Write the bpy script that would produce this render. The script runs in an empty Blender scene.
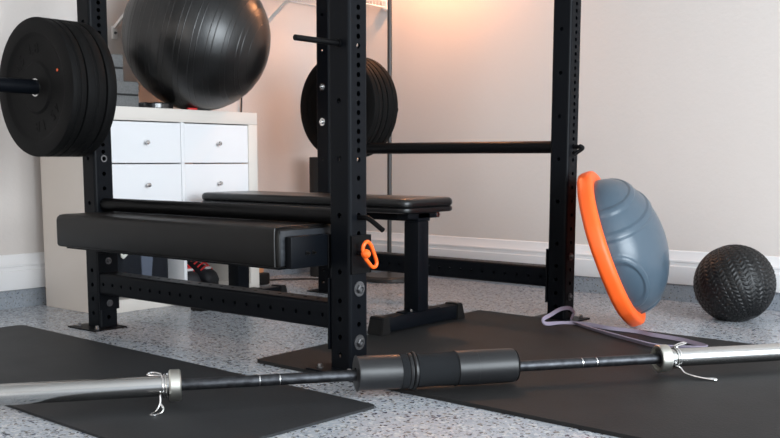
import bpy, bmesh, math, random
from mathutils import Vector, Matrix, noise
PI = math.pi
random.seed(7)
scn = bpy.context.scene
COL = scn.collection

# ------------------------------------------------------------------ materials
def mat(name, color, rough=.5, metal=0., bump=None, spec=.5, coat=0., var=None, emit=None):
    m = bpy.data.materials.new(name); m.use_nodes = True
    nt = m.node_tree; b = nt.nodes['Principled BSDF']
    b.inputs['Base Color'].default_value = (*color, 1)
    b.inputs['Roughness'].default_value = rough
    b.inputs['Metallic'].default_value = metal
    b.inputs['Specular IOR Level'].default_value = spec
    b.inputs['Coat Weight'].default_value = coat
    b.inputs['Coat Roughness'].default_value = .15
    tc = nt.nodes.new('ShaderNodeTexCoord')
    if bump:
        n = nt.nodes.new('ShaderNodeTexNoise'); n.inputs['Scale'].default_value = bump[0]
        n.inputs['Detail'].default_value = 4
        bp = nt.nodes.new('ShaderNodeBump'); bp.inputs['Strength'].default_value = bump[1]
        bp.inputs['Distance'].default_value = bump[2] if len(bump) > 2 else .002
        nt.links.new(tc.outputs['Object'], n.inputs['Vector'])
        nt.links.new(n.outputs['Fac'], bp.inputs['Height'])
        nt.links.new(bp.outputs['Normal'], b.inputs['Normal'])
    if var:
        n2 = nt.nodes.new('ShaderNodeTexNoise'); n2.inputs['Scale'].default_value = var[0]
        n2.inputs['Detail'].default_value = 6
        r = nt.nodes.new('ShaderNodeValToRGB')
        r.color_ramp.elements[0].position = .35; r.color_ramp.elements[1].position = .68
        r.color_ramp.elements[0].color = (*color, 1); r.color_ramp.elements[1].color = (*var[1], 1)
        nt.links.new(tc.outputs['Object'], n2.inputs['Vector'])
        nt.links.new(n2.outputs['Fac'], r.inputs['Fac'])
        nt.links.new(r.outputs['Color'], b.inputs['Base Color'])
    if emit:
        b.inputs['Emission Color'].default_value = (*emit[0], 1)
        b.inputs['Emission Strength'].default_value = emit[1]
    return m

M = {}
M['rack'] = mat('powder_coat_black', (.0028, .0036, .0052), .40, 0, (900, .12, .0004), .09)
M['rackpipe'] = mat('pipe_black', (.003, .003, .0034), .38, 0, (700, .12, .0004), .1)
M['vinyl'] = mat('vinyl_black', (.0045, .0042, .0041), .46, 0, (260, .25, .0008), .24)
M['vinylend'] = mat('vinyl_end_lit', (.020, .022, .026), .3, 0, (90, .3, .001), .5)  # same black vinyl, base lightened bluish to paint in the door's reflection
M['vinylb'] = mat('vinyl_gloss', (.005, .005, .0055), .3, 0, (300, .2, .0006), .35)
M['crumb'] = mat('plate_rubber', (.0028, .0028, .0028), .62, 0, (420, .5, .001), .1, 0, (900, (.006, .006, .0063)))
M['letters'] = mat('plate_letter', (.0024, .0024, .0024), .6, 0, None, .12)
M['mat'] = mat('floor_mat_rubber', (.0095, .0093, .0095), .62, 0, (160, .45, .0015), .25, 0, (9, (.013, .0128, .0132)))
M['mat2'] = mat('thin_mat_rubber', (.0145, .0150, .0165), .58, 0, (160, .45, .0015), .28, 0, (7, (.020, .021, .023)))
M['steel'] = mat('brushed_chrome', (.5, .5, .49), .22, 1, (30, .03, .001))
M['satin'] = mat('satin_collar', (.58, .57, .52), .36, 1, (200, .1, .0006))
M['shaft'] = mat('dark_shaft', (.035, .036, .04), .42, .9, (500, .5, .0006), .5, 0, (60, (.07, .073, .08)))
M['chrome'] = mat('chrome_bolt', (.7, .7, .7), .18, 1)
M['boltblack'] = mat('black_bolt', (.02, .02, .02), .3, .7)
M['zinc'] = mat('bolt_dark', (.16, .16, .165), .35, .9)
M['orange'] = mat('orange_plastic', (.95, .13, .012), .38, 0, None, .5)
M['orangerim'] = mat('orange_rim', (.95, .125, .018), .45, 0, (250, .15, .0006), .4)
M['dome'] = mat('dome_blue_grey', (.056, .087, .118), .3, 0, (420, .35, .0008), .5)
M['ball'] = mat('ball_charcoal', (.006, .0058, .0058), .33, 0, (140, .04, .001), .6)
M['slam'] = mat('slam_rubber', (.0035, .0037, .0042), .42, 0, (350, .25, .0006), .35)
M['white'] = mat('cabinet_white', (.74, .74, .755), .42, 0, None, .4)
M['cream'] = mat('cabinet_frame', (.66, .61, .56), .45, 0, None, .35)
M['trim'] = mat('trim_white', (.76, .755, .76), .38)
M['bracket'] = mat('bracket_white', (.75, .73, .71), .4)
M['foamgrey'] = mat('foam_grey', (.12, .12, .12), .85, 0, (400, .5, .0012), .2, 0, (150, (.155, .155, .155)))
M['foamblack'] = mat('foam_black', (.012, .012, .012), .8)
M['hipfoam'] = mat('hip_foam', (.012, .0123, .0135), .36, 0, (60, .06, .001), .35)
M['fabric'] = mat('rib_fabric', (.010, .011, .0125), .9, 0, (700, .9, .001), .15)
M['lamp'] = mat('lamp_bronze', (.045, .043, .042), .38, .5)
M['band'] = mat('band_lilac', (.27, .24, .31), .55, 0, (200, .2, .0006), .35)
M['bagdark'] = mat('bag_navy', (.0035, .005, .009), .8, 0, (90, .6, .003), .3)
M['baggrey'] = mat('bag_grey', (.075, .09, .125), .8)
M['logo'] = mat('logo_white', (.62, .62, .56), .6)
M['shoe'] = mat('shoe_dark', (.008, .009, .013), .6, 0, (300, .3, .001))
M['red'] = mat('lace_red', (.6, .02, .02), .6)
M['shoewhite'] = mat('shoe_white', (.6, .58, .58), .6)
M['wood'] = mat('orange_wood', (.55, .23, .1), .6)
M['cable'] = mat('cable_black', (.01, .01, .01), .5)
M['puck'] = mat('puck_gloss', (.012, .012, .013), .18, 0, None, .6, .5)
M['ceil'] = mat('ceiling_white', (.62, .61, .6), .8)
M['orangedot'] = mat('orange_dot', (.8, .12, .03), .5)
M['shade'] = mat('lamp_shade_glass', (.8, .6, .4), .5, 0, None, .5, 0, None, ((1., .42, .18), 560.))

def wall_mat(name, c1, c2):
    m = mat(name, c1, .72, 0, (70, .22, .003), .25)
    nt = m.node_tree; b = nt.nodes['Principled BSDF']
    tc = nt.nodes.new('ShaderNodeTexCoord'); n = nt.nodes.new('ShaderNodeTexNoise')
    n.inputs['Scale'].default_value = 1.1; n.inputs['Detail'].default_value = 3
    r = nt.nodes.new('ShaderNodeValToRGB')
    r.color_ramp.elements[0].color = (*c1, 1); r.color_ramp.elements[1].color = (*c2, 1)
    nt.links.new(tc.outputs['Object'], n.inputs['Vector']); nt.links.new(n.outputs['Fac'], r.inputs['Fac'])
    nt.links.new(r.outputs['Color'], b.inputs['Base Color'])
    return m
M['wall'] = wall_mat('wall_paint', (.60, .555, .525), (.615, .57, .54))

def floor_mat(name, base, sets, rough=.3, curb=False):
    m = bpy.data.materials.new(name); m.use_nodes = True
    nt = m.node_tree; L = nt.links; b = nt.nodes['Principled BSDF']
    tc = nt.nodes.new('ShaderNodeTexCoord')
    prev = None
    for (scale, thr, cols, seed) in sets:
        mp = nt.nodes.new('ShaderNodeMapping'); mp.inputs['Location'].default_value = (seed, seed*1.7, seed*.3)
        L.new(tc.outputs['Object'], mp.inputs['Vector'])
        nz = nt.nodes.new('ShaderNodeTexNoise'); nz.inputs['Scale'].default_value = scale*1.6
        nz.inputs['Detail'].default_value = 1
        L.new(mp.outputs['Vector'], nz.inputs['Vector'])
        mx0 = nt.nodes.new('ShaderNodeMixRGB'); mx0.blend_type = 'ADD'; mx0.inputs['Fac'].default_value = .9/scale
        L.new(mp.outputs['Vector'], mx0.inputs['Color1']); L.new(nz.outputs['Color'], mx0.inputs['Color2'])
        v = nt.nodes.new('ShaderNodeTexVoronoi'); v.inputs['Scale'].default_value = scale
        L.new(mx0.outputs['Color'], v.inputs['Vector'])
        sp = nt.nodes.new('ShaderNodeSeparateColor'); L.new(v.outputs['Color'], sp.inputs['Color'])
        ramp = nt.nodes.new('ShaderNodeValToRGB'); ramp.color_ramp.interpolation = 'CONSTANT'
        e = ramp.color_ramp.elements
        e[0].position = 0; e[0].color = (*cols[0], 1)
        e[1].position = 1/len(cols); e[1].color = (*cols[1], 1)
        for i in range(2, len(cols)):
            k = e.new(i/len(cols)); k.color = (*cols[i], 1)
        L.new(sp.outputs['Red'], ramp.inputs['Fac'])
        gt = nt.nodes.new('ShaderNodeMath'); gt.operation = 'LESS_THAN'; gt.inputs[1].default_value = thr
        L.new(sp.outputs['Green'], gt.inputs[0])
        dl = nt.nodes.new('ShaderNodeMath'); dl.operation = 'LESS_THAN'; dl.inputs[1].default_value = .55
        L.new(v.outputs['Distance'], dl.inputs[0])
        mu = nt.nodes.new('ShaderNodeMath'); mu.operation = 'MULTIPLY'
        L.new(gt.outputs[0], mu.inputs[0]); L.new(dl.outputs[0], mu.inputs[1])
        mx = nt.nodes.new('ShaderNodeMixRGB')
        L.new(mu.outputs[0], mx.inputs['Fac'])
        if prev is None: mx.inputs['Color1'].default_value = (*base, 1)
        else: L.new(prev, mx.inputs['Color1'])
        L.new(ramp.outputs['Color'], mx.inputs['Color2'])
        prev = mx.outputs['Color']
    L.new(prev, b.inputs['Base Color'])
    b.inputs['Roughness'].default_value = rough
    b.inputs['Specular IOR Level'].default_value = .5
    n = nt.nodes.new('ShaderNodeTexNoise'); n.inputs['Scale'].default_value = 110
    bp = nt.nodes.new('ShaderNodeBump'); bp.inputs['Strength'].default_value = .12; bp.inputs['Distance'].default_value = .002
    L.new(tc.outputs['Object'], n.inputs['Vector']); L.new(n.outputs['Fac'], bp.inputs['Height'])
    L.new(bp.outputs['Normal'], b.inputs['Normal'])
    return m
chips = [(.38, .40, .43), (.44, .44, .435), (.28, .305, .34), (.34, .36, .39), (.50, .515, .53)]
dark = [(.012, .02, .05), (.02, .025, .035), (.10, .08, .065), (.045, .065, .12), (.15, .13, .11)]
M['floor'] = floor_mat('epoxy_flake_floor', (.34, .365, .40),
    [(100, .7, chips, 0.), (140, .4, chips, 3.1), (95, .13, dark, 7.7), (170, .13, dark, 11.3)], .27)
M['curb'] = floor_mat('epoxy_curb', (.24, .265, .295), [(170, .4, [(.29, .315, .35), (.2, .22, .25)], 2.), (190, .1, dark, 5.)], .35)

# ------------------------------------------------------------------ helpers
def world_of(p):
    while p.parent: p = p.parent
    return Matrix.LocRotScale(p.location, p.rotation_euler.to_quaternion(), None)
def obj(name, bm, m, parent=None, flat=False, ang=35):
    if parent is not None:
        bmesh.ops.transform(bm, matrix=world_of(parent).inverted(), verts=bm.verts)
    bmesh.ops.recalc_face_normals(bm, faces=bm.faces)
    me = bpy.data.meshes.new(name); bm.to_mesh(me); bm.free()
    me.materials.append(m)
    if not flat:
        me.shade_smooth(); me.set_sharp_from_angle(angle=math.radians(ang))
    o = bpy.data.objects.new(name, me); COL.objects.link(o)
    if parent is not None: o.parent = parent
    return o
def thing(name, label, cat, loc=(0, 0, 0), group=None, rz=0):
    o = bpy.data.objects.new(name, None); COL.objects.link(o); o.empty_display_size = .1
    o.location = loc; o.rotation_euler = (0, 0, rz); o['label'] = label; o['category'] = cat
    if group: o['group'] = group
    return o
def tag(o, label, cat, group=None):
    o['label'] = label; o['category'] = cat
    if group: o['group'] = group
    return o
def struct(name, bm, m, flat=False):
    o = obj(name, bm, m, None, flat); o['kind'] = 'structure'; return o
def B(): return bmesh.new()
def box(bm, x0, x1, y0, y1, z0, z1, bev=0., seg=2, mtx=None):
    r = bmesh.ops.create_cube(bm, size=1)
    vs = r['verts']
    bmesh.ops.scale(bm, vec=(x1-x0, y1-y0, z1-z0), verts=vs)
    bmesh.ops.translate(bm, vec=((x0+x1)/2, (y0+y1)/2, (z0+z1)/2), verts=vs)
    if bev > 0:
        es = list({e for v in vs for e in v.link_edges})
        rr = bmesh.ops.bevel(bm, geom=es, offset=bev, segments=seg, profile=.5, affect='EDGES')
        vs = list({v for f in rr['faces'] for v in f.verts} | {v for v in vs if v.is_valid})
    if mtx is not None: bmesh.ops.transform(bm, matrix=mtx, verts=vs)
    return bm
def frame_z(axis):
    return Vector(axis).normalized().to_track_quat('Z', 'Y').to_matrix().to_4x4()
def lathe(bm, prof, loc=(0, 0, 0), axis=(0, 0, 1), seg=48, mtx=None):
    """profile of (radius, height); spun about axis"""
    T = mtx if mtx is not None else Matrix.Translation(loc) @ frame_z(axis)
    rings = []
    for r, h in prof:
        if r < 1e-6: rings.append([bm.verts.new(T @ Vector((0, 0, h)))])
        else: rings.append([bm.verts.new(T @ Vector((r*math.cos(2*PI*i/seg), r*math.sin(2*PI*i/seg), h))) for i in range(seg)])
    for a, b in zip(rings, rings[1:]):
        for i in range(seg):
            j = (i+1) % seg
            if len(a) == 1 and len(b) == 1: continue
            if len(a) == 1: bm.faces.new((a[0], b[i], b[j]))
            elif len(b) == 1: bm.faces.new((a[i], b[0], a[j]))
            else: bm.faces.new((a[i], b[i], b[j], a[j]))
    return bm
def cyl(bm, p0, p1, r, seg=32, bev=0.):
    p0, p1 = Vector(p0), Vector(p1); L = (p1-p0).length
    pr = [(0, 0), (r-bev, 0), (r, bev), (r, L-bev), (r-bev, L), (0, L)] if bev else [(0, 0), (r, 0), (r, L), (0, L)]
    return lathe(bm, pr, p0, p1-p0, seg)
def spline(pts, n=8, closed=False):
    P = [Vector(p) for p in pts]; out = []; N = len(P)
    rng = range(N) if closed else range(N-1)
    for i in rng:
        if closed: a, b, c, d = P[(i-1) % N], P[i], P[(i+1) % N], P[(i+2) % N]
        else: a, b, c, d = P[max(i-1, 0)], P[i], P[i+1], P[min(i+2, N-1)]
        for k in range(n):
            t = k/n
            out.append(.5*((2*b)+(c-a)*t+(2*a-5*b+4*c-d)*t*t+(3*b-a-3*c+d)*t**3))
    if not closed: out.append(P[-1])
    return out
def sweep(bm, pts, prof, closed=False, up=None, twist=None):
    """prof: list of (a,b) cross-section offsets; parallel transport unless up is given"""
    P = [Vector(p) for p in pts]; N = len(P); rings = []
    nrm = None
    for i in range(N):
        a = P[(i-1) % N] if closed or i > 0 else P[i]
        b = P[(i+1) % N] if closed or i < N-1 else P[i]
        t = (b-a).normalized()
        if up is not None: s = t.cross(Vector(up)).normalized()
        elif nrm is None:
            s = t.cross(Vector((0, 0, 1)) if abs(t.z) < .9 else Vector((1, 0, 0))).normalized()
        else:
            s = (nrm - t*nrm.dot(t)).normalized()
        nrm = s; u = s.cross(t)
        s2, u2 = s, u
        if twist:
            an = twist(i/(N-1)); s2 = s*math.cos(an)+u*math.sin(an); u2 = -s*math.sin(an)+u*math.cos(an)
        rings.append([bm.verts.new(P[i]+s2*x+u2*y) for x, y in prof])
    K = len(prof)
    for i in range(N if closed else N-1):
        a, b = rings[i], rings[(i+1) % N]
        for k in range(K):
            bm.faces.new((a[k], a[(k+1) % K], b[(k+1) % K], b[k]))
    if not closed:
        bm.faces.new(rings[0]); bm.faces.new(rings[-1][::-1])
    return bm
def circ(r, n=12): return [(r*math.cos(2*PI*i/n), r*math.sin(2*PI*i/n)) for i in range(n)]
def tube(bm, pts, r, n=12, closed=False, smooth=8):
    return sweep(bm, spline(pts, smooth, closed) if smooth else pts, circ(r, n), closed)
def perf(bm, L, s, hx, hy, mtx, r=.0076, hole_depth=.0045):
    """hollow square tube along z with round holes through opposite faces. hx: on +-x faces, hy: on +-y faces"""
    c = .009; hw = s/2; fw = hw-c
    def P(v): return bm.verts.new(mtx @ Vector(v))
    for side in range(4):
        R = Matrix.Rotation(side*PI/2, 3, 'Z')
        holes = sorted(hx if side % 2 == 0 else hy)
        a = .0112
        zc = 0.
        def Q(u, z, d=0.): return P(R @ Vector((hw-d, u, z)))
        for h in holes+[None]:
            z1 = L if h is None else h-a
            if z1 > zc+1e-6: bm.faces.new((Q(-fw, zc), Q(fw, zc), Q(fw, z1), Q(-fw, z1)))
            if h is None: break
            n = 16; inn = []; out = []; dp = []
            for i in range(n):
                t = 2*PI*i/n+PI/4
                x, y = math.cos(t), math.sin(t); k = max(abs(x), abs(y))
                out.append(Q(x/k*fw, h+y/k*a)); inn.append(Q(x*r, h+y*r)); dp.append(Q(x*r, h+y*r, hole_depth))
            for i in range(n):
                j = (i+1) % n
                bm.faces.new((out[i], out[j], inn[j], inn[i])); bm.faces.new((inn[i], inn[j], dp[j], dp[i]))
            zc = h+a
        pts = [(hw, fw), (hw-c*.134*1.0, fw+c*.5), (hw-c*.5, fw+c*.866), (fw, hw)]
        for (x0, y0), (x1, y1) in zip(pts, pts[1:]):
            bm.faces.new([P(R @ Vector(v)) for v in ((x0, y0, 0), (x1, y1, 0), (x1, y1, L), (x0, y0, L))])
    for z in (0, L):
        ring = []
        for side in range(4):
            R = Matrix.Rotation(side*PI/2, 3, 'Z')
            ring += [P(R @ Vector((hw, -fw, z))), P(R @ Vector((hw, fw, z)))]
        bm.faces.new(ring)
    return bm
def bolt(bm, loc, axis, r=.016, washer=True, k=1.):
    T = Matrix.Translation(loc) @ frame_z(axis)
    if washer: lathe(bm, [(0, 0), (r, 0), (r, .0025), (0, .0025)], mtx=T, seg=28)
    T2 = T @ Matrix.Translation((0, 0, .0025))
    lathe(bm, [(0, 0), (r*.62, 0), (r*.62, .007), (r*.52, .009), (r*.35, .009), (r*.3, .005), (0, .005)], mtx=T2, seg=6 if k == 1. else 24)
def rslab(bm, x0, x1, y0, y1, rad, prof, seg=8, cx=None):
    """rounded rectangle stacked in z: prof = list of (inset, z)"""
    rings = []
    for ins, z in prof:
        ring = []
        rr = max(rad-ins, .002)
        for (sx, sy, a0) in ((1, 1, 0), (-1, 1, PI/2), (-1, -1, PI), (1, -1, 1.5*PI)):
            ccx = (x1-rad if sx > 0 else x0+rad); ccy = (y1-rad if sy > 0 else y0+rad)
            e = rad-ins-rr
            for i in range(seg+1):
                t = a0+i*PI/2/seg
                ring.append(bm.verts.new((ccx+sx*e+rr*math.cos(t), ccy+sy*e+rr*math.sin(t), z)))
        rings.append(ring)
    n = len(rings[0])
    for a, b in zip(rings, rings[1:]):
        for i in range(n): bm.faces.new((a[i], a[(i+1) % n], b[(i+1) % n], b[i]))
    bm.faces.new(rings[0][::-1]); bm.faces.new(rings[-1])
    return bm
def text_mesh(s, size, depth, mtx):
    cu = bpy.data.curves.new('t', 'FONT'); cu.body = s; cu.size = size; cu.extrude = depth
    cu.align_x = 'CENTER'; cu.align_y = 'CENTER'
    o = bpy.data.objects.new('t', cu); COL.objects.link(o)
    dg = bpy.context.evaluated_depsgraph_get(); dg.update()
    me = bpy.data.meshes.new_from_object(o.evaluated_get(dg))
    bpy.data.objects.remove(o); bpy.data.curves.remove(cu)
    me.transform(mtx)
    return me

# ------------------------------------------------------------------ room
WX, WY = 1.946, 1.842          # right wall plane x, left wall plane y
X0, Y0, ZC = -5.2, -4.2, 2.75
bm = B(); box(bm, X0, WX+.15, Y0-1.5, WY+.15, -.1, 0); struct('floor', bm, M['floor'], True)
bm = B(); box(bm, X0, WX+.15, WY+.004, WY+.15, 0, ZC); struct('wall_left', bm, M['wall'], True)
bm = B(); box(bm, WX+.004, WX+.15, Y0, WY+.0039, 0, ZC); struct('wall_right', bm, M['wall'], True)
bm = B(); box(bm, X0-.15, X0, Y0, WY+.15, 0, ZC); struct('wall_rear', bm, M['wall'], True)
bm = B(); box(bm, X0-.15, WX+.15, Y0, WY+.15, ZC, ZC+.15); struct('ceiling', bm, M['ceil'], True)
# epoxy coated concrete curb and white moulded skirting
bm = B(); box(bm, X0, WX+.003, WY-.004, WY+.0039, 0, .072); struct('trim_1', bm, M['curb'], True)
bm = B(); box(bm, WX-.004, WX+.0039, Y0, WY-.0042, 0, .072); struct('trim_2', bm, M['curb'], True)
BP = [(.000, .0745), (.016, .0745), (.018, .0775), (.018, .150), (.014, .153), (.014, .166), (.017, .169), (.017, .176), (.012, .182),
      (.010, .192), (.007, .200), (.006, .214), (.003, .217), (.000, .217)]
def baseboard(name, along_x):
    bm = B(); ends = []
    if along_x: f = lambda d, z, t: Vector((X0 if t == 0 else WX-d, WY+.003-d, z))
    else: f = lambda d, z, t: Vector((WX+.003-d, Y0 if t == 0 else WY-.001-d, z))
    r = [[bm.verts.new(f(d, z, t)) for d, z in BP] for t in (0, 1)]
    n = len(BP)
    for i in range(n): bm.faces.new((r[0][i], r[0][(i+1) % n], r[1][(i+1) % n], r[1][i]))
    bm.faces.new(r[0]); bm.faces.new(r[1])
    struct(name, bm, M['trim'])
baseboard('baseboard_left', True); baseboard('baseboard_right', False)

# ------------------------------------------------------------------ rubber mats
bm = B(); rslab(bm, -.105, 1.135, -1.35, .335, .012, [(.001, 0), (0, .001), (0, .009), (.001, .010)])
for v in bm.verts:      # the mat lies a little askew
    fx = (v.co.x+.105)/1.24; fy = (v.co.y+1.35)/1.685
    xl = -.137+(.055)*fy; xr = 1.095+.05*fy
    v.co.x = xl+(xr-xl)*fx; v.co.y = v.co.y-.037*(1-fx)*fy
tag(obj('rubber_mat', bm, M['mat']), 'large black rubber floor mat under the flat bench and bar pad', 'mat')
bm = B(); rslab(bm, -.30, .30, -.87, .87, .022, [(.001, 0), (0, .001), (0, .0055), (.001, .0065)])
bmesh.ops.transform(bm, matrix=Matrix.Translation((-.520, .557, 0)) @ Matrix.Rotation(math.radians(-2.4), 4, 'Z'), verts=bm.verts)
tag(obj('exercise_mat', bm, M['mat2']), 'thin dark grey mat with rounded corners under the left bar sleeve', 'mat')

# ------------------------------------------------------------------ power rack
D, W = 1.186, 1.195
rack = thing('power_rack', 'black steel power rack frame with rows of round holes', 'rack', (0, 0, 0))
HT = 2.29
lo = [.598-.0508*k for k in range(1, 12)]
dense = [.598+.0254*k for k in range(0, 25)]
up = [dense[-1]+.0508*k for k in range(1, 20) if dense[-1]+.0508*k < HT-.05]
hy = [z for z in lo+dense+up if z > .03]
hx = [.054, .105, .156, .207, .289] + [.445+.1555*k for k in range(0, 12) if .445+.1555*k < HT-.05]
posts = {}
for key, (cx, cy, out, zb) in {'near': (0, 0, -1, .010), 'left': (0, D, -1, 0), 'right': (W, 0, 1, 0), 'far': (W, D, 1, 0)}.items():
    bm = B()
    perf(bm, HT-zb-.005, .0762, [h-zb-.005 for h in hx], [h-zb-.005 for h in hy], Matrix.Translation((cx, cy, zb+.005)))
    p = obj('upright', bm, M['rack'], rack, True); posts[key] = p
    # foot plate
    bm = B()
    if out < 0: box(bm, cx-.09, cx+.045, cy-.08, cy+.085, zb, zb+.005, .001, 1)
    else: box(bm, cx-.045, cx+.085, cy-.08, cy+.10, zb, zb+.005, .001, 1)
    bp = obj('base_plate', bm, M['rack'], p)
    for sy in (-1, 1):
        bm = B(); bolt(bm, (cx+out*.062, cy+sy*.055, zb+.005), (0, 0, 1), .010); obj('anchor_bolt', bm, M['zinc'], p)
# bolts through the front faces and inner flanges
for key, (cx, cy) in {'near': (0, 0), 'left': (0, D), 'right': (W, 0), 'far': (W, D)}.items():
    front = cy < .5
    for z in (.241, .090):
        bm = B()
        if front:
            bolt(bm, (cx, cy-.0381, z), (0, -1, 0), .0215 if key == 'near' else .014)
            obj('front_bolt', bm, M['zinc'], posts[key]); bm = B()
        bolt(bm, (cx, cy+(.0445 if front else -.0445), z), (0, 1 if front else -1, 0), .012)
        obj('bolt', bm, M['zinc'], posts[key])
for bz in (.914, .762):       # silver bolts of the storage arm plate on the far post, seen from inside
    bm = B(); bolt(bm, (W-.0381, D, bz), (-1, 0, 0), .0165, True, 2.); obj('silver_bolt', bm, M['chrome'], posts['far'])
bm = B(); 
T = Matrix.Translation((0, D-.0381, .6)) @ frame_z((0, -1, 0))
lathe(bm, [(.008, 0), (.0125, 0), (.0125, .003), (.008, .003)], mtx=T, seg=24); obj('steel_ring', bm, M['zinc'], posts['left'])
# side members with end flanges
for cx in (0, W):
    bm = B()
    Lb = D-.0762-.012
    hs = [Lb/2+.0527*k for k in range(-10, 11) if abs(.0527*k) < Lb/2-.02]
    perf(bm, Lb, .0762, hs, hs, Matrix.Translation((cx, .0381+.006, .162)) @ Matrix.Rotation(-PI/2, 4, 'X'), .0062)
    s = obj('side_beam', bm, M['rack'], rack, True)
    for (y0, y1) in ((.0381, .0441), (D-.0441, D-.0381)):
        bm = B(); box(bm, cx-.041, cx+.041, y0, y1, .066, .268, .001, 1); obj('flange', bm, M['rack'], s)
    bm = B(); box(bm, cx-.0381, cx+.0381, .0385, D-.0385, HT-.09, HT-.014, .004, 2); obj('top_beam', bm, M['rack'], rack)
for cy in (0, D):
    bm = B(); box(bm, .0385, W-.0385, cy-.0381, cy+.0381, HT-.09, HT-.014, .004, 2); obj('cross_member', bm, M['rack'], rack)
# storage pegs on the rear uprights
for cx, s in ((0, -1), (W, 1)):
    z = .835
    x0 = cx+s*.0382
    bm = B(); cyl(bm, (x0+s*.006, D, z), (x0+s*.43, D, z), .0242, 40, .004); pg = obj('storage_peg', bm, M['rack'], rack)
    bm = B(); box(bm, min(x0, x0+s*.006), max(x0, x0+s*.006), D-.04, D+.04, .735, .94, .001, 1); obj('peg_plate', bm, M['rack'], pg)

# pin pipe safeties
def safety(cx, z, label, bend):
    t = thing('safety_bar', label, 'safety bar', (cx, 0, z), 'round safety bars through the rack')
    bm = B(); cyl(bm, (cx, .0385, z), (cx, D-.0385, z), .0232, 40, .002); obj('pipe', bm, M['rackpipe'], t)
    bm = B(); tube(bm, [(cx, .037, z), (cx, -.06, z)]+bend, .0072, 12); obj('pin_hook', bm, M['rackpipe'], t)
    bm = B(); cyl(bm, (cx, D-.037, z), (cx, D+.055, z), .0072, 16); obj('pin', bm, M['rackpipe'], t)
safety(0, .4395, 'long black round safety bar just above the low padded bench', [(.0, -.068, .4395), (.0, -.085, .432), (.0, -.125, .408)])
safety(W, .645, 'black round safety bar at mid height ending beside the half ball', [(W, -.066, .648), (W+.004, -.074, .640), (W-.004, -.058, .626), (W-.012, -.047, .616)])

# band peg on the near post outer face
bm = B(); cyl(bm, (-.0385, 0, .909), (-.205, 0, .909), .0078, 24, .002); 
lathe(bm, [(.0, 0), (.0115, 0), (.0115, .006), (0, .006)], (-.0385, 0, .909), (-1, 0, 0), 24)
tag(obj('band_peg', bm, M['rackpipe']), 'short black steel peg sticking out of the nearest rack post', 'peg')

# ------------------------------------------------------------------ bumper plates
def plate(cx, h, sgn, label, group, dot=False, hollow=True, R=.2280, lettering=True):
    """axis along x; outer face at sgn side"""
    t = thing('bumper_plate', label, 'weight plate', (cx, D, .835), group)
    t.location = (cx, D, .8335)
    T = Matrix.Translation((cx, D, .8335)) @ frame_z((sgn, 0, 0))
    a = h/2
    bm = B()
    e = .006
    half = [(.030, a-.004), (.080, a-.004), (.088, a-.010), (.160, a-.010), (.170, a-.006) , (.176, a-.001), (.180, a), (R-e, a), (R-e*.3, a-e*.3), (R, a-e)]
    prof = [(.0255, -a+.004), (.0255, a-.004)] + half
    if a > .025: prof += [(R, .006), (R-.0035, .003), (R-.0035, -.003), (R, -.006)]
    prof += [(r, -z) for r, z in half[::-1]]
    prof += [(.0255, -a+.004)]
    lathe(bm, prof, mtx=T, seg=96)
    obj('rubber_disc', bm, M['crumb'], t, ang=28)
    bm = B()
    lathe(bm, [(.0248, -a+.003), (.0248, a-.003), (.0295, a-.003), (.0295, -a+.003), (.0248, -a+.003)], mtx=T, seg=40)
    obj('steel_hub', bm, M['steel'], t)
    if lettering:
        for s, ang0 in (('45 LB', 118), ('45 LB', 298)):
            for i, ch in enumerate(s):
                if ch == ' ': continue
                an = math.radians(ang0 - (i-2)*15)
                # rotate about axis; text upright outward; face frame: local x,y of T
                F = T @ Matrix.Translation((0, 0, a-.0095)) @ Matrix.Rotation(an-PI/2, 4, 'Z') @ Matrix.Translation((0, .126, 0))
                me = text_mesh(ch, .05, .0007, F)
                bm = B(); bm.from_mesh(me); bpy.data.meshes.remove(me)
                obj('raised_letter', bm, M['letters'], t, True)
    if dot:
        bm = B(); lathe(bm, [(0, 0), (.0045, 0), (.0045, .0016), (0, .0016)], mtx=T @ Matrix.Translation((0, 0, a-.010)) @ Matrix.Translation((.135*math.cos(dot), .135*math.sin(dot), 0)), seg=16)
        obj('orange_dot', bm, M['orangedot'], t)
    return t
G1 = 'bumper plates on the left storage peg'
plate(-.206, .052, -1, 'outermost thick black bumper plate on the left peg, lettered face towards the left', G1, dot=math.radians(22))
plate(-.142, .070, -1, 'widest black bumper plate in the middle of the left peg stack', G1, lettering=False)
plate(-.0845, .037, -1, 'thin black bumper plate innermost on the left peg, nearest its post', G1, lettering=False)
G2 = 'bumper plates on the far storage peg'
plate(1.2735, .054, 1, 'black bumper plate right behind the far post, innermost on the far peg', G2, lettering=False)
plate(1.320, .030, 1, 'thinnest black bumper plate, middle of the three on the far peg', G2, lettering=False)
plate(1.3735, .068, 1, 'outermost black bumper plate on the far peg, next to the lamp pole', G2, lettering=False)

# ------------------------------------------------------------------ padded thrust bench held on the near post
tb = thing('hip_thrust_bench', 'low thick black padded bench clamped to the near rack post with orange pin', 'bench', (-.06, .585, 0))
bm = B()
px0, px1, py0, py1, pz0, pz1 = -.203, .085, .069, 1.140, .306, .4155
ring = [(0.0, pz0+.012)]
pad_prof = [(.010, pz0), (.003, pz0+.003), (0, pz0+.010), (0, pz1-.022), (.0028, pz1-.011), (.010, pz1-.003), (.022, pz1)]
rslab(bm, px0, px1, py0, py1, .009, pad_prof, 6)
obj('pad', bm, M['vinyl'], tb)
bm = B()   # seam piping round the near end
for yy in (py0+.004,):
    pts = [(px0-.0005, yy+.012, pz0+.004), (px0-.001, yy+.012, pz1-.012), (px0+.008, yy+.012, pz1-.002), (px0+.03, yy+.010, pz1+.0008), (px1-.03, yy+.010, pz1+.0008)]
    tube(bm, pts, .0022, 8)
obj('piping', bm, M['vinylb'], tb)
bm = B(); nx, nz = 40, 18; g = []
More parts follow.
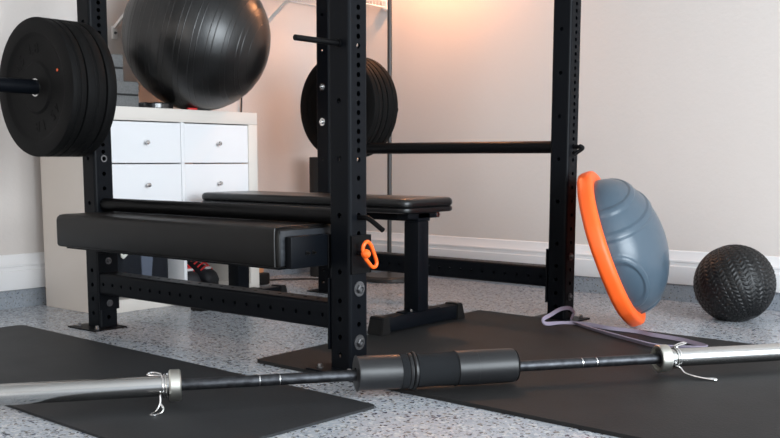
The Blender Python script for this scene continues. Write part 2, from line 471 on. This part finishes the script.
for j in range(nz+1):          # softly puckered leather end panel
    row = []
    for i in range(nx+1):
        u_ = i/nx; v_ = j/nz
        ed = min(1, min(u_, 1-u_)*14)*min(1, min(v_, 1-v_)*7)
        wv = .0012*math.sin(v_*34+9*u_+3*noise.noise(Vector((u_*5, v_*5, 0))))
        row.append(bm.verts.new((px0+.006+u_*(px1-px0-.012), py0-.0003-ed*(.0030+wv), pz0+.006+v_*(pz1-pz0-.014))))
    g.append(row)
for j in range(nz):
    for i in range(nx): bm.faces.new((g[j][i], g[j][i+1], g[j+1][i+1], g[j+1][i]))
obj('end_panel', bm, M['vinylend'], tb, ang=80)
bm = B(); box(bm, px0+.02, px1-.02, py0+.02, py1-.03, pz0-.006, pz0-.0002); obj('pad_board', bm, M['rack'], tb)
bm = B(); box(bm, -.184, -.040, .041, .0640, .305, .3925, .003, 2); arm = obj('arm', bm, M['rack'], tb)
for xx in (-.10, -.125):
    bm = B(); bolt(bm, (xx, .041, .345), (0, -1, 0), .006, True, 2.); obj('arm_bolt', bm, M['boltblack'], arm)
bm = B(); box(bm, -.036, .0445, -.0455, -.0395, .284, .391, .001, 1)      # front plate
box(bm, .0395, .0445, -.0455, .0455, .284, .391, .001, 1)                  # wraps round the inner face
box(bm, -.0395, .0445, .0405, .0455, .296, .391, .001, 1)
mp = obj('clamp_plate', bm, M['rackpipe'], tb)
bm = B()
lathe(bm, [(0, .015), (.007, .016), (.0115, .021), (.0130, .028), (.0115, .035), (.007, .040), (0, .041)], (-.012, -.046, .342), (0, -1, 0), 28)
kn = obj('pin_knob', bm, M['orange'], tb)
bm = B(); cyl(bm, (-.012, -.0456, .342), (-.012, -.0618, .342), .0062, 20); obj('pin_stem', bm, M['rackpipe'], kn)
bm = B()
hl = [(-.0195, -.070, .354), (-.017, -.072, .368), (-.003, -.072, .3745), (.012, -.072, .363), (.026, -.072, .338), (.036, -.072, .315), (.031, -.072, .304), (.018, -.072, .303), (.002, -.072, .316), (-.012, -.071, .332)]
tube(bm, hl, .0054, 12, True)
obj('pull_handle', bm, M['orange'], kn)

# ------------------------------------------------------------------ flat bench
fb = thing('flat_bench', 'flat black padded weight bench standing inside the rack', 'bench', (.69, .77, 0))
bx0, bx1, by0, by1 = .547, .850, .235, 1.31
bm = B()
rslab(bm, bx0, bx1, by0, by1, .045, [(.006, .436), (.001, .440), (0, .446), (0, .452), (.003, .459), (.010, .464), (.022, .4655)], 10)
obj('seat_pad', bm, M['vinylb'], fb)
bm = B(); rslab(bm, bx0, bx1, by0, by1, .045, [(.008, .415), (.002, .418), (0, .424), (.001, .431), (.006, .4348)], 10)
obj('pad_base', bm, M['vinylb'], fb)
bm = B(); box(bm, .655, .725, .262, 1.27, .384, .4145, .003)
for yy in (.262, 1.17): box(bm, .60, .78, yy, yy+.05, .394, .4145, .002)
fr = obj('frame', bm, M['rack'], fb)
bm = B(); bolt(bm, (.765, .262, .405), (0, -1, 0), .008); obj('bolt', bm, M['chrome'], fr)
for yy, zb in ((.29, .010), (1.22, .0)):
    bm = B(); box(bm, .652, .712, yy-.032, yy+.032, zb+.058, .3845, .003); lg = obj('leg', bm, M['rack'], fb)
    bm = B(); box(bm, .462, .93, yy-.028, yy+.028, zb+.006, zb+.056, .003); ft = obj('foot_tube', bm, M['rack'], fb)
    for s, xa in ((-1, .45), (1, .94)):
        bm = B(); r = bmesh.ops.create_cube(bm, size=1)
        xi = xa-s*.052
        for v in bm.verts:
            top = v.co.z > 0; outw = (v.co.x > 0) == (s > 0)
            v.co = Vector(((xa-s*.014*top) if outw else xi+s*.004*top, yy+(.034-.004*top)*(1 if v.co.y > 0 else -1), zb+(.060 if top else .0)))
        bmesh.ops.bevel(bm, geom=list(bm.edges), offset=.003, segments=2, affect='EDGES')
        obj('end_cap', bm, M['vinyl'], fb)
    bm = B(); bolt(bm, (.64, yy-.012, zb+.056), (0, 0, 1), .008); obj('foot_bolt', bm, M['chrome'], ft)
    bm = B(); box(bm, .60, .79, yy-.026, yy+.026, zb+.056, zb+.060, .001, 1); obj('foot_plate', bm, M['rack'], ft)

# ------------------------------------------------------------------ barbell on the floor
A = Vector((-.5753, .0493, .0570)); U = Vector((.8092, -.5876, 0)).normalized()
def bp_(t): return A+U*t
LZ = .0570
bb = thing('barbell', 'steel olympic barbell lying across both floor mats', 'barbell', bp_(.66)-Vector((0, 0, LZ)))
def lat(name, prof, m, parent, seg=48, ang=35):
    bm = B(); lathe(bm, [(r, t) for t, r in prof], A, U, seg); return obj(name, bm, m, parent, ang=ang)
pr = [(.010, 0), (.010, .0142)]
for g in (.462-.34, .490-.34, 1.06, 1.115): pass
def shaft_prof():
    cuts = [.204, .254, 1.068, 1.110]
    p = [(.010, 0.), (.010, .0143)]
    for c in cuts: p += [(c-.0022, .0143), (c-.0015, .0132), (c+.0015, .0132), (c+.0022, .0143)]
    p += [(1.30, .0143), (1.30, 0)]
    return p
lat('shaft', shaft_prof(), M['shaft'], bb, 40)
for c in (.204, .254, 1.068, 1.110):
    lat('ring_mark', [(c-.0014, .0130), (c-.0014, .0138), (c+.0014, .0138), (c+.0014, .0130)], M['chrome'], bb, 32)
lat('sleeve', [(-.445, 0), (-.445, .023), (-.443, .025), (-.014, .025), (-.014, 0)], M['steel'], bb, 64)
lat('sleeve', [(1.326, 0), (1.326, .025), (1.757, .025), (1.759, .023), (1.759, 0)], M['steel'], bb, 64)
lat('collar_ring', [(-.014, 0), (-.014, .035), (-.011, .0385), (.011, .0385), (.014, .035), (.014, .018), (.009, .0165), (.009, 0)], M['satin'], bb, 56)
lat('collar_ring', [(1.326, 0), (1.326, .034), (1.323, .0378), (1.298, .0385), (1.294, .036), (1.294, .030), (1.306, .0265), (1.306, 0)], M['satin'], bb, 56)
lat('bushing', [(1.3055, 0), (1.2995, .017), (1.3005, .0225), (1.3055, .0258)], M['zinc'], bb, 40)

# hip pad sleeve
hp = thing('barbell_pad', 'thick black foam pad wrapped round the middle of the barbell', 'bar pad', bp_(.70)-Vector((0, 0, LZ)))
Rp = .0447
def pt_(t): return .447+(t-.462)*(.8765-.447)/(.918-.462)
def plat(name, prof, m, parent, seg=72):
    bm = B(); lathe(bm, [(r_, pt_(t)) for t, r_ in prof], A+Vector((0, 0, .004)), U, seg); return obj(name, bm, m, parent)
plat('foam_roll', [(.462, .0148), (.462, .041), (.464, .0465), (.468, Rp-.0005), (.59, Rp-.0005), (.592, Rp-.003), (.740, Rp-.003), (.744, Rp+.0005), (.80, Rp+.0012), (.8005, Rp+.0008), (.905, Rp), (.912, Rp-.001), (.916, Rp-.005), (.918, .042), (.918, .0148)], M['hipfoam'], hp, 72)
plat('strap', [(.583, .041), (.583, Rp+.0008), (.603, Rp+.0008), (.603, .041)], M['fabric'], hp, 64)
plat('strap_ring', [(.604, .041), (.605, .0450), (.610, .0468), (.613, .047), (.6145, .041), (.616, .047), (.619, .0498), (.624, .049), (.6275, .041)], M['hipfoam'], hp, 64)
plat('fabric_sleeve', [(.628, .041), (.629, Rp-.0008), (.66, Rp-.0018), (.70, Rp-.002), (.736, Rp-.0002), (.740, Rp+.0012), (.742, .041)], M['fabric'], hp, 64)

# spring clips
S = Vector((0, 0, 1)).cross(U)      # horizontal, away from camera side is +
def clip(tc, label, h1, h2):
    t = thing('spring_clip', label, 'barbell clip', bp_(tc)-Vector((0, 0, .02)), 'spring clips on the barbell')
    pts = []
    turns = 2.6; n = 64
    for i in range(n+1):
        a = -2.4+2*PI*turns*i/n
        pts.append(bp_(tc-.008+.017*i/n)+S*(.0278*math.cos(a))+Vector((0, 0, .0278*math.sin(a))))
    bm = B(); sweep(bm, pts, circ(.0024, 8)); obj('coil', bm, M['chrome'], t)
    for st, loop in ((pts[0], h1), (pts[-1], h2)):
        bm = B(); tube(bm, [st]+loop, .0026, 8); obj('clip_handle', bm, M['chrome'], t)
def Lp(t, s, z): return bp_(t)+S*s+Vector((0, 0, z-LZ))
clip(-.026, 'chrome spring clip on the left sleeve, one loop hanging toward the camera',
     [Lp(-.036, -.030, .040), Lp(-.037, -.040, .024), Lp(-.046, -.052, .010), Lp(-.060, -.080, .0085), Lp(-.052, -.088, .0085), Lp(-.036, -.072, .0085), Lp(-.030, -.052, .014), Lp(-.036, -.040, .024)],
     [Lp(-.022, .028, .070), Lp(-.030, .034, .078), Lp(-.050, .050, .080), Lp(-.062, .046, .079), Lp(-.060, .036, .077), Lp(-.040, .032, .076), Lp(-.022, .030, .074)])
clip(1.350, 'chrome spring clip on the right sleeve, long loop resting on the mat',
     [Lp(1.348, -.031, .036), Lp(1.354, -.046, .024), Lp(1.372, -.070, .018), Lp(1.406, -.098, .0135), Lp(1.418, -.099, .0135), Lp(1.416, -.089, .0135), Lp(1.391, -.078, .014), Lp(1.361, -.056, .020)],
     [Lp(1.361, .028, .072), Lp(1.376, .038, .080), Lp(1.411, .058, .082), Lp(1.422, .066, .083), Lp(1.418, .072, .083), Lp(1.396, .062, .082), Lp(1.371, .044, .080)])

# ------------------------------------------------------------------ half balance ball
hn = Vector((.329, -.944, 0)).normalized(); tl = math.radians(20.5)
N = (hn*math.cos(tl)+Vector((0, 0, math.sin(tl)))).normalized()
UU = (-hn*math.sin(tl)+Vector((0, 0, math.cos(tl)))).normalized()
TT = N.cross(UU).normalized()            # in-plane sideways
RB = .288; base = Vector((1.214, -.276, .001)); Cc = base+UU*RB
bo = thing('balance_trainer', 'blue grey half ball balance trainer with orange rim leaning on the right post', 'balance trainer', (base.x, base.y, 0))
FR = Matrix((( UU.x, TT.x, N.x, Cc.x), (UU.y, TT.y, N.y, Cc.y), (UU.z, TT.z, N.z, Cc.z), (0, 0, 0, 1)))
bm = B(); seg = 96; rings = []
rp = [(0, 0), (.24, 0), (.276, .003), (.287, .009), (.290, .018), (.290, .042), (.287, .052), (.278, .0575), (.262, .059), (.249, .056), (.246, .040)]
for r, h in rp:
    ring = []
    for i in range(seg):
        a = 2*PI*i/seg
        k = 0
        if r > .27:
            for ac in (12, 77, 132, 180, 228, 283, 348):
                d = abs((math.degrees(a)-ac+180) % 360-180)
                k += .005*max(0, 1-max(0, d-9)/5)
        rr = r-.004+k if r > .27 else r
        ring.append(bm.verts.new(FR @ Vector((rr*math.cos(a), rr*math.sin(a), h))) if r > 0 else None)
    if r == 0: c0 = bm.verts.new(FR @ Vector((0, 0, h))); rings.append([c0])
    else: rings.append(ring)
for a, b in zip(rings, rings[1:]):
    for i in range(seg):
        j = (i+1) % seg
        if len(a) == 1: bm.faces.new((a[0], b[i], b[j]))
        else: bm.faces.new((a[i], a[j], b[j], b[i]))
obj('orange_rim', bm, M['orangerim'], bo, ang=50)
# dome with raised loops
bm = B(); nu, nv = 256, 110; DR, DH = .249, .170
def dd(a, el):
    return Vector((math.cos(el)*math.cos(a), math.cos(el)*math.sin(a), math.sin(el)))
side = 1 if (Vector((-2.04, -1.82, .6))-Cc).dot(TT) > 0 else -1
P1 = dd(side*math.radians(22), math.radians(8)); P2 = dd(side*math.radians(122), math.radians(4)); P3 = dd(side*math.radians(190), math.radians(8)); P4 = dd(side*math.radians(-75), math.radians(5))
loops = [(P1, 36, 3.6), (P1, 57, 3.8), (P2, 24, 3.6), (P4, 30, 3.6), (P4, 10, 3.), (P3, 18, 3.)]
def sm(x): x = max(0, min(1, x)); return x*x*(3-2*x)
rings = []
for v in range(nv+1):
    el = PI/2*v/nv
    ring = []
    for i in range(nu):
        a = 2*PI*i/nu
        d = dd(a, el); off = 0
        for Pc, rad, wd in loops:
            an = math.degrees(d.angle(Pc))
            off = max(off, .0055*sm((wd-abs(an-rad))/1.4))
        bul = 1+.02*math.sin(PI*min(1, el/(PI/2)))
        q = Vector((DR*bul*d.x, DR*bul*d.y, .050+DH*d.z)) + Vector((d.x, d.y, d.z))*off
        ring.append(bm.verts.new(FR @ q))
        if v == nv: break
    rings.append(ring)
for a, b in zip(rings, rings[1:]):
    for i in range(nu):
        j = (i+1) % nu
        if len(b) == 1: bm.faces.new((a[i], a[j], b[0]))
        else: bm.faces.new((a[i], a[j], b[j], b[i]))
obj('dome', bm, M['dome'], bo, ang=60)

# ------------------------------------------------------------------ slam ball
sb = Vector((1.612, -.502, .1385)); bm = B(); RS = .1475
axis = Matrix.Rotation(math.radians(-18), 3, Vector((.773, .634, 0))) @ Matrix.Rotation(math.radians(-24), 3, Vector((.634, -.773, 0)))
nu, nv = 420, 220; rings = []
for v in range(nv+1):
    th = PI*v/nv
    ring = []
    for i in range(nu):
        ph = 2*PI*i/nu
        # herringbone: bands by longitude, slanted bars by latitude
        nb = 22
        u = ph/(2*PI)*nb; fu = u-math.floor(u)
        k = th/PI*27 + abs(fu-.5)*1.5
        fk = k-math.floor(k)
        h = 0
        if .08 < fu < .92 and abs(fu-.5) > .055:
            h = sm((min(fk, .62-fk))/.12) if fk < .62 else 0
            h *= sm(min(fu-.08, .92-fu)/.04)
        fade = sm((math.sin(th)-.18)/.1)
        r = RS-.002+.0023*h*fade
        d = axis @ Vector((math.sin(th)*math.cos(ph), math.sin(th)*math.sin(ph), math.cos(th)))
        q = sb+d*r
        if q.z < .0015+.000: q.z = .0015
        ring.append(bm.verts.new(q))
        if v in (0, nv): break
    rings.append(ring)
for a, b in zip(rings, rings[1:]):
    for i in range(nu):
        j = (i+1) % nu
        if len(a) == 1: bm.faces.new((a[0], b[i], b[j]))
        elif len(b) == 1: bm.faces.new((a[i], a[j], b[0]))
        else: bm.faces.new((a[i], b[i], b[j], a[j]))
bmesh.ops.translate(bm, vec=(0, 0, -.0015), verts=bm.verts)
tag(obj('slam_ball', bm, M['slam'], ang=45), 'black rubber slam ball with tyre tread surface on the floor', 'ball')

# ------------------------------------------------------------------ resistance band
pts = [(1.10, -.10, .014), (1.165, -.066, .020), (1.19, -.060, .034), (1.15, -.062, .055), (1.088, -.060, .058), (1.02, -.060, .046), (.968, -.060, .036), (.975, -.066, .020), (1.04, -.075, .0135),
       (1.075, -.115, .014), (1.075, -.19, .016), (1.055, -.27, .016), (1.05, -.38, .0165), (1.02, -.45, .0175), (.995, -.55, .0185), (.955, -.630, .0185), (.925, -.672, .0185), (.893, -.665, .0185),
       (.855, -.600, .0185), (.84, -.545, .0185), (.875, -.46, .0185), (.93, -.36, .0175), (.99, -.255, .0165), (1.045, -.17, .0165)]
bm = B(); w2 = .0068; 
sweep(bm, spline(pts, 8, True), [(-.0022, -w2), (.0022, -w2), (.0022, w2), (-.0022, w2)], True, None)
bmz = min(v.co.z for v in bm.verts)
for v in bm.verts: v.co.z = max(v.co.z, .0103)
tag(obj('resistance_band', bm, M['band'], ang=40), 'lilac grey loop resistance band lying beside the right post foot', 'resistance band')

# ------------------------------------------------------------------ storage cabinet
kx0, kx1, ky0, ky1, kh = .143, .970, 1.405, 1.79, .800
kb = thing('storage_cabinet', 'white four-cube shelving cabinet with drawers and open lower cubbies', 'cabinet', ((kx0+kx1)/2, (ky0+ky1)/2, 0))
tp = .052; fp = .052; mid = .5565
def kbox(name, a, m=M['cream'], bev=.0015, par=None):
    bm = B(); box(bm, *a, bev, 2); return obj(name, bm, m, par or kb)
kbox('side_panel', (kx0, kx0+fp, ky0, ky1, 0, kh-tp-.0003)); kbox('side_panel', (kx1-fp, kx1, ky0, ky1, 0, kh-tp-.0003))
kbox('top_panel', (kx0, kx1, ky0, ky1, kh-tp, kh)); kbox('bottom_panel', (kx0+fp+.0003, kx1-fp-.0003, ky0, ky1, 0, .05))
kbox('divider', (mid-.008, mid+.008, ky0, ky1, .0503, kh-tp-.0003), M['white'])
kbox('shelf', (kx0+fp+.0003, mid-.0083, ky0, ky1, .400, .412), M['white']); kbox('shelf', (mid+.0083, kx1-fp-.0003, ky0, ky1, .400, .412), M['white'])
for (xa, xb) in ((kx0+fp+.002, mid-.0095), (mid+.0095, kx1-fp-.002)):
    for (za, zb) in ((.5835, .7435), (.4155, .5785)):
        bm = B(); box(bm, xa, xb, ky0+.002, ky0+.020, za, zb, .0012, 1); box(bm, xa+.005, xb-.005, ky0+.020, ky1-.03, za+.005, zb-.02); 
        dr = obj('drawer', bm, M['white'], kb)
        bm = B(); lathe(bm, [(0, 0), (.0045, 0), (.0045, .010), (.0088, .016), (.0095, .020), (.0075, .0235), (0, .0245)], ((xa+xb)/2, ky0+.002, (za+zb)/2), (0, -1, 0), 28)
        obj('knob', bm, M['chrome'], dr)
# things on top
bs = Vector((.690, 1.46, 1.1035)); RBALL = .3045
ax = Vector((.6344, -.773, 0))*math.cos(math.radians(16))-Vector((0, 0, 1))*math.sin(math.radians(16)) + Vector((-.773, -.634, 0))*.16
ax.normalize(); bm = B(); prof = []
rid = [d for d in (-64, -60, -52, -48, -40, -36, -28.5, -24.5, -17, -13, -5.5, -1.5, 6, 10, 17.5, 21.5, 29, 33, 41, 45, 53, 57, 65)]
Nn = 1000
for i in range(Nn+1):
    t = -90+180*i/Nn
    k = max([max(0, 1-abs(t-d)/.32) for d in rid])
    rr = RBALL+.0010*k
    prof.append((max(0, rr*math.cos(math.radians(t))) if 0 < i < Nn else 0, rr*math.sin(math.radians(t))))
lathe(bm, prof, bs, ax, 128)
for v in bm.verts:
    if v.co.z < kh+.0005: v.co.z = kh+.0005
tag(obj('exercise_ball', bm, M['ball'], ang=60), 'large shiny black exercise ball on top of the white cabinet', 'ball')
def yblock(x0, y0, z0, rz, label):
    t = thing('yoga_block', label, 'yoga block', (x0, y0, z0), 'yoga blocks on the cabinet', rz)
    Mx = Matrix.Translation((x0, y0, z0)) @ Matrix.Rotation(rz, 4, 'Z')
    bm = B(); box(bm, -.115, .115, -.075, .075, .0, .0485, .003, 2, Mx); obj('foam_layer', bm, M['foamgrey'], t)
    bm = B(); box(bm, -.1135, .1135, -.0735, .0735, .0487, .0553, 0, 2, Mx); obj('black_stripe', bm, M['foamblack'], t)
    bm = B(); box(bm, -.115, .115, -.075, .075, .0555, .104, .003, 2, Mx); obj('foam_layer', bm, M['foamgrey'], t)
yblock(.303, 1.575, kh+.0003, 0, 'grey foam yoga block with black stripe, lower of the two on the cabinet')
yblock(.262, 1.615, kh+.105, math.radians(-9), 'grey foam yoga block, upper of the two stacked on the cabinet')
bm = B(); lathe(bm, [(.018, .001), (.070, .0), (.078, .004), (.0785, .020), (.073, .0245), (.058, .0245), (.052, .018), (.03, .018), (.026, .023), (.018, .023), (.018, .001)], (.492, 1.505, kh), (0, 0, 1), 56)
tag(obj('change_plate', bm, M['puck']), 'small glossy black disc lying beside the exercise ball on the cabinet', 'weight plate')
bm = B(); box(bm, .595, .64, 1.408, 1.424, kh+.0002, kh+.008, .002, 2)
tag(obj('red_clip', bm, M['red']), 'small red clip on the cabinet top under the exercise ball', 'clip')
# items in the lower cubbies
def soft_box(bm, x0, x1, y0, y1, z0, z1, amp=.006, rad=.05):
    b2 = B(); box(b2, x0, x1, y0, y1, z0, z1, rad, 5)
    for v in b2.verts:
        n = noise.noise(v.co*9); v.co += Vector((n, n*.5, max(n, 0)*.4 if v.co.z < z0+.01 else n))*amp
        v.co.z = max(v.co.z, z0)
    me = bpy.data.meshes.new('x'); b2.to_mesh(me); b2.free(); bm.from_mesh(me); bpy.data.meshes.remove(me)
gb = thing('gym_bag', 'dark navy gym bag with grey panel in the left open cubby', 'bag', (.37, 1.57, .05))
bm = B(); soft_box(bm, .228, .512, 1.425, 1.74, .0502, .33, .006, .06); obj('bag_body', bm, M['bagdark'], gb, ang=60)
bm = B(); vs = [bm.verts.new(p) for p in ((.345, 1.4195, .235), (.405, 1.4195, .235), (.388, 1.4195, .075), (.350, 1.4195, .075))]
vs2 = [bm.verts.new((v.co.x, 1.428, v.co.z)) for v in vs]
bm.faces.new(vs); bm.faces.new(vs2[::-1])
for i in range(4): bm.faces.new((vs[i], vs[(i+1) % 4], vs2[(i+1) % 4], vs2[i]))
obj('grey_panel', bm, M['baggrey'], gb)
bm = B()
sw = [(x_+.006, z_-.010) for x_, z_ in [(.243, .246), (.247, .226), (.256, .219), (.268, .227), (.290, .250), (.268, .239), (.257, .2345), (.253, .237), (.251, .247)]]
v1 = [bm.verts.new((x, 1.4185, z)) for x, z in sw]; v2 = [bm.verts.new((x, 1.4255, z)) for x, z in sw]
bm.faces.new(v1); bm.faces.new(v2[::-1])
for i in range(len(sw)): j = (i+1) % len(sw); bm.faces.new((v1[i], v1[j], v2[j], v2[i]))
obj('check_mark', bm, M['logo'], gb, True)
def shoe(x, y, z, label):
    t = thing('sneaker', label, 'shoe', (x, y, z), 'sneakers in the right cubby')
    bm = B()
    secs = [(.0, .030, .040), (.02, .040, .060), (.06, .044, .072), (.11, .043, .088), (.16, .038, .105), (.22, .036, .115), (.27, .034, .12), (.29, .022, .10)]
    rings = []
    for yy, w, h in secs:
        ring = []
        for k in range(20):
            a = 2*PI*k/20
            xx = w*math.copysign(abs(math.cos(a))**.8, math.cos(a)); zz = max(0, .5*h+.5*h*math.copysign(abs(math.sin(a))**.75, math.sin(a)))
            xx *= 1-.25*max(0, math.sin(a))
            ring.append(bm.verts.new((x+xx, y+yy, z+.012+zz)))
        rings.append(ring)
    for a, b in zip(rings, rings[1:]):
        for k in range(20): bm.faces.new((a[k], a[(k+1) % 20], b[(k+1) % 20], b[k]))
    bm.faces.new(rings[0]); bm.faces.new(rings[-1])
    obj('upper', bm, M['shoe'], t, ang=60)
    bm = B(); rslab(bm, x-.044, x+.044, y-.006, y+.295, .04, [(.003, z), (0, z+.003), (0, z+.016), (.004, z+.020)]); obj('sole', bm, M['shoe'], t)
    bm = B()
    for k in range(4):
        yy = y+.045+k*.022; zz = z+.012+.070+k*.012
        tube(bm, [(x-.032, yy+.003, zz-.012), (x-.012, yy-.003, zz+.003), (x+.012, yy, zz+.003), (x+.032, yy+.003, zz-.012)], .0038, 8)
    obj('laces', bm, M['red'], t)
    bm = B(); box(bm, x-.016, x+.016, y+.03, y+.05, z+.074, z+.085, .004, 2, None); obj('tongue', bm, M['shoewhite'], t)
shoe(.630, 1.435, .0505, 'dark sneaker with red laces touching the cubby divider')
shoe(.735, 1.440, .0505, 'dark sneaker with red laces, right one of the pair in the cubby')

# ------------------------------------------------------------------ wire shelf with braces on the left wall
sh = thing('wall_shelf', 'white wire wall shelf held by slanted braces above the cabinet', 'shelf', (1.0, WY, 1.42))
sy = 1.45; sz = 1.398
bm = B()
for yy, zz in ((sy, sz), (sy, sz-.032), (WY-.006, sz), (1.65, sz-.004)): cyl(bm, (-1.2, yy, zz), (1.905, yy, zz), .0032, 10)
k = 0
x = -1.19
while x < 1.9:
    cyl(bm, (x, WY-.006, sz+.003), (x, sy, sz+.003), .0016, 6); cyl(bm, (x, sy, sz+.003), (x, sy, sz-.032), .0016, 6); x += .0254
obj('wire_deck', bm, M['bracket'], sh)
bm = B(); box(bm, 1.905, 1.9455, sy-.012, sy+.016, sz-.045, sz+.014, .003); obj('end_bracket', bm, M['bracket'], sh)
for xb in (.552, 1.315, -.30):
    bm = B(); p0 = Vector((xb, WY-.006, 1.160)); p1 = Vector((xb, sy+.004, sz+.002))
    dv = (p1-p0).normalized(); up_ = Vector((1, 0, 0))
    sweep(bm, [p0, p1], [(-.006, -.007), (.006, -.007), (.006, .007), (-.006, .007)], False, (1, 0, 0))
    br = obj('brace', bm, M['bracket'], sh)
    bm = B(); box(bm, xb-.013, xb+.013, WY-.006, WY+.0035, 1.112, 1.166, .002); obj('brace_foot', bm, M['bracket'], br)
    bm = B(); bolt(bm, (xb, WY-.006, 1.137), (0, -1, 0), .006); obj('screw', bm, M['zinc'], br)

# ------------------------------------------------------------------ floor lamp
LX, LY = 1.722, 1.268
fl = thing('floor_lamp', 'thin dark floor lamp with round base behind the flat bench', 'lamp', (LX, LY, 0))
bm = B(); lathe(bm, [(0, 0), (.132, 0), (.138, .004), (.138, .018), (.130, .028), (.05, .036), (.018, .040), (0, .040)], (LX, LY, 0), (0, 0, 1), 64); obj('base', bm, M['lamp'], fl)
bm = B(); tube(bm, [(LX, LY, .038), (LX, LY, .5), (LX, LY, 1.0), (LX, LY, 1.65), (LX, LY-.01, 1.80), (LX, LY-.07, 1.87), (LX, LY-.15, 1.865), (LX, LY-.18, 1.82)], .0112, 24)
lathe(bm, [(.0112, 0), (.014, .002), (.014, .03), (.0112, .032)], (LX, LY, .39), (0, 0, 1), 24); obj('pole', bm, M['lamp'], fl)
bm = B(); lathe(bm, [(.112, 0), (.115, 0), (.070, .11), (.03, .135), (0, .136), (0, .132), (.028, .131), (.067, .108), (.112, 0)], (LX, LY-.18, 1.687), (0, 0, 1), 64); sh_ = obj('lamp_shade', bm, M['lamp'], fl)
bm = B(); lathe(bm, [(0, 0), (.02, .004), (.034, .022), (.036, .04), (.028, .06), (.015, .08), (.014, .12), (0, .12)], (LX, LY-.18, 1.692), (0, 0, 1), 32); obj('light_bulb', bm, M['shade'], sh_)

# ------------------------------------------------------------------ small things at the back
bm = B(); lathe(bm, [(.018, 0), (.062, 0), (.066, .004), (.066, .606), (.062, .61), (.018, .61), (.018, 0)], (1.650, 1.655, 0), (0, 0, 1), 48)
tag(obj('foam_roller', bm, M['foamblack']), 'black foam roller standing upright behind the far post', 'foam roller')
bm = B(); box(bm, 1.075, 1.225, 1.60, 1.78, 0, .058, .010, 3); 
tag(obj('equipment_case', bm, M['vinyl']), 'small black case on the floor against the cabinet side', 'case')
bm = B(); box(bm, 1.075, 1.20, 1.62, 1.77, .0582, .095, .003, 2)
tag(obj('wooden_block', bm, M['wood']), 'small orange wooden block on top of the black case', 'block')
bm = B(); tube(bm, [(1.226, 1.70, .012), (1.30, 1.71, .005), (1.40, 1.655, .0045), (1.50, 1.545, .0045), (1.56, 1.40, .0045), (1.60, 1.305, .005)], .0042, 8)
obj('power_cord', bm, M['cable'], fl)
bm = B(); tube(bm, [(1.232, WY-.03, .218), (1.235, WY-.012, .5), (1.262, WY-.008, .78), (1.270, WY-.008, .90), (1.262, WY-.008, 1.05)], .0038, 8)
tag(obj('hanging_cord', bm, M['cable']), 'thin black cord hanging down the wall behind the exercise ball', 'cord')

# ------------------------------------------------------------------ lights
def area(name, loc, rot, sx, sy, power, color):
    l = bpy.data.lights.new(name, 'AREA'); l.shape = 'RECTANGLE'; l.size = sx; l.size_y = sy; l.energy = power; l.color = color
    o = bpy.data.objects.new(name, l); COL.objects.link(o); o.location = loc; o.rotation_euler = rot
    return o
# daylight through the open garage door (the -y side of the room is open)
area('garage_door_daylight', (-.6, Y0+.05, 1.3), (PI/2, 0, 0), 3.2, 2.1, 335, (.86, .94, 1.))
# unseen warm fill added at the rear wall to brighten faces turned to -x
area('rear_fill_light', (X0+.06, -1.3, 1.35), (PI/2, 0, -PI/2), 4.6, 2.3, 72, (1., .92, .85))
wd = bpy.data.worlds.new('world'); scn.world = wd; wd.use_nodes = True
bg = wd.node_tree.nodes['Background']; bg.inputs['Color'].default_value = (.82, .9, 1, 1); bg.inputs['Strength'].default_value = .9

# ------------------------------------------------------------------ camera
cam = bpy.data.cameras.new('camera'); co = bpy.data.objects.new('camera', cam); COL.objects.link(co)
p, r = .12603, .00156
def tw(v): return Vector((v[0]*.63442158+v[1]*.77298723, -v[0]*.77298723+v[1]*.63442158, v[2]))
right = tw((1, 0, 0)); fwd = tw((0, math.cos(p), -math.sin(p))); upv = right.cross(fwd)
R2 = right*math.cos(r)+upv*math.sin(r); U2 = -right*math.sin(r)+upv*math.cos(r)
mw = Matrix(((R2.x, U2.x, -fwd.x, -2.0385), (R2.y, U2.y, -fwd.y, -1.8229), (R2.z, U2.z, -fwd.z, .59879), (0, 0, 0, 1)))
co.matrix_world = mw
cam.sensor_width = 36; cam.lens = 980.85/780*36; cam.shift_y = 64.63/780
cam.clip_start = .05
cam.dof.use_dof = True; cam.dof.focus_distance = 2.7; cam.dof.aperture_fstop = 9
scn.camera = co
scn.view_settings.view_transform = 'Standard'; scn.view_settings.look = 'None'
scn.view_settings.exposure = -.08; scn.view_settings.gamma = 1
scn.view_settings.use_curve_mapping = False
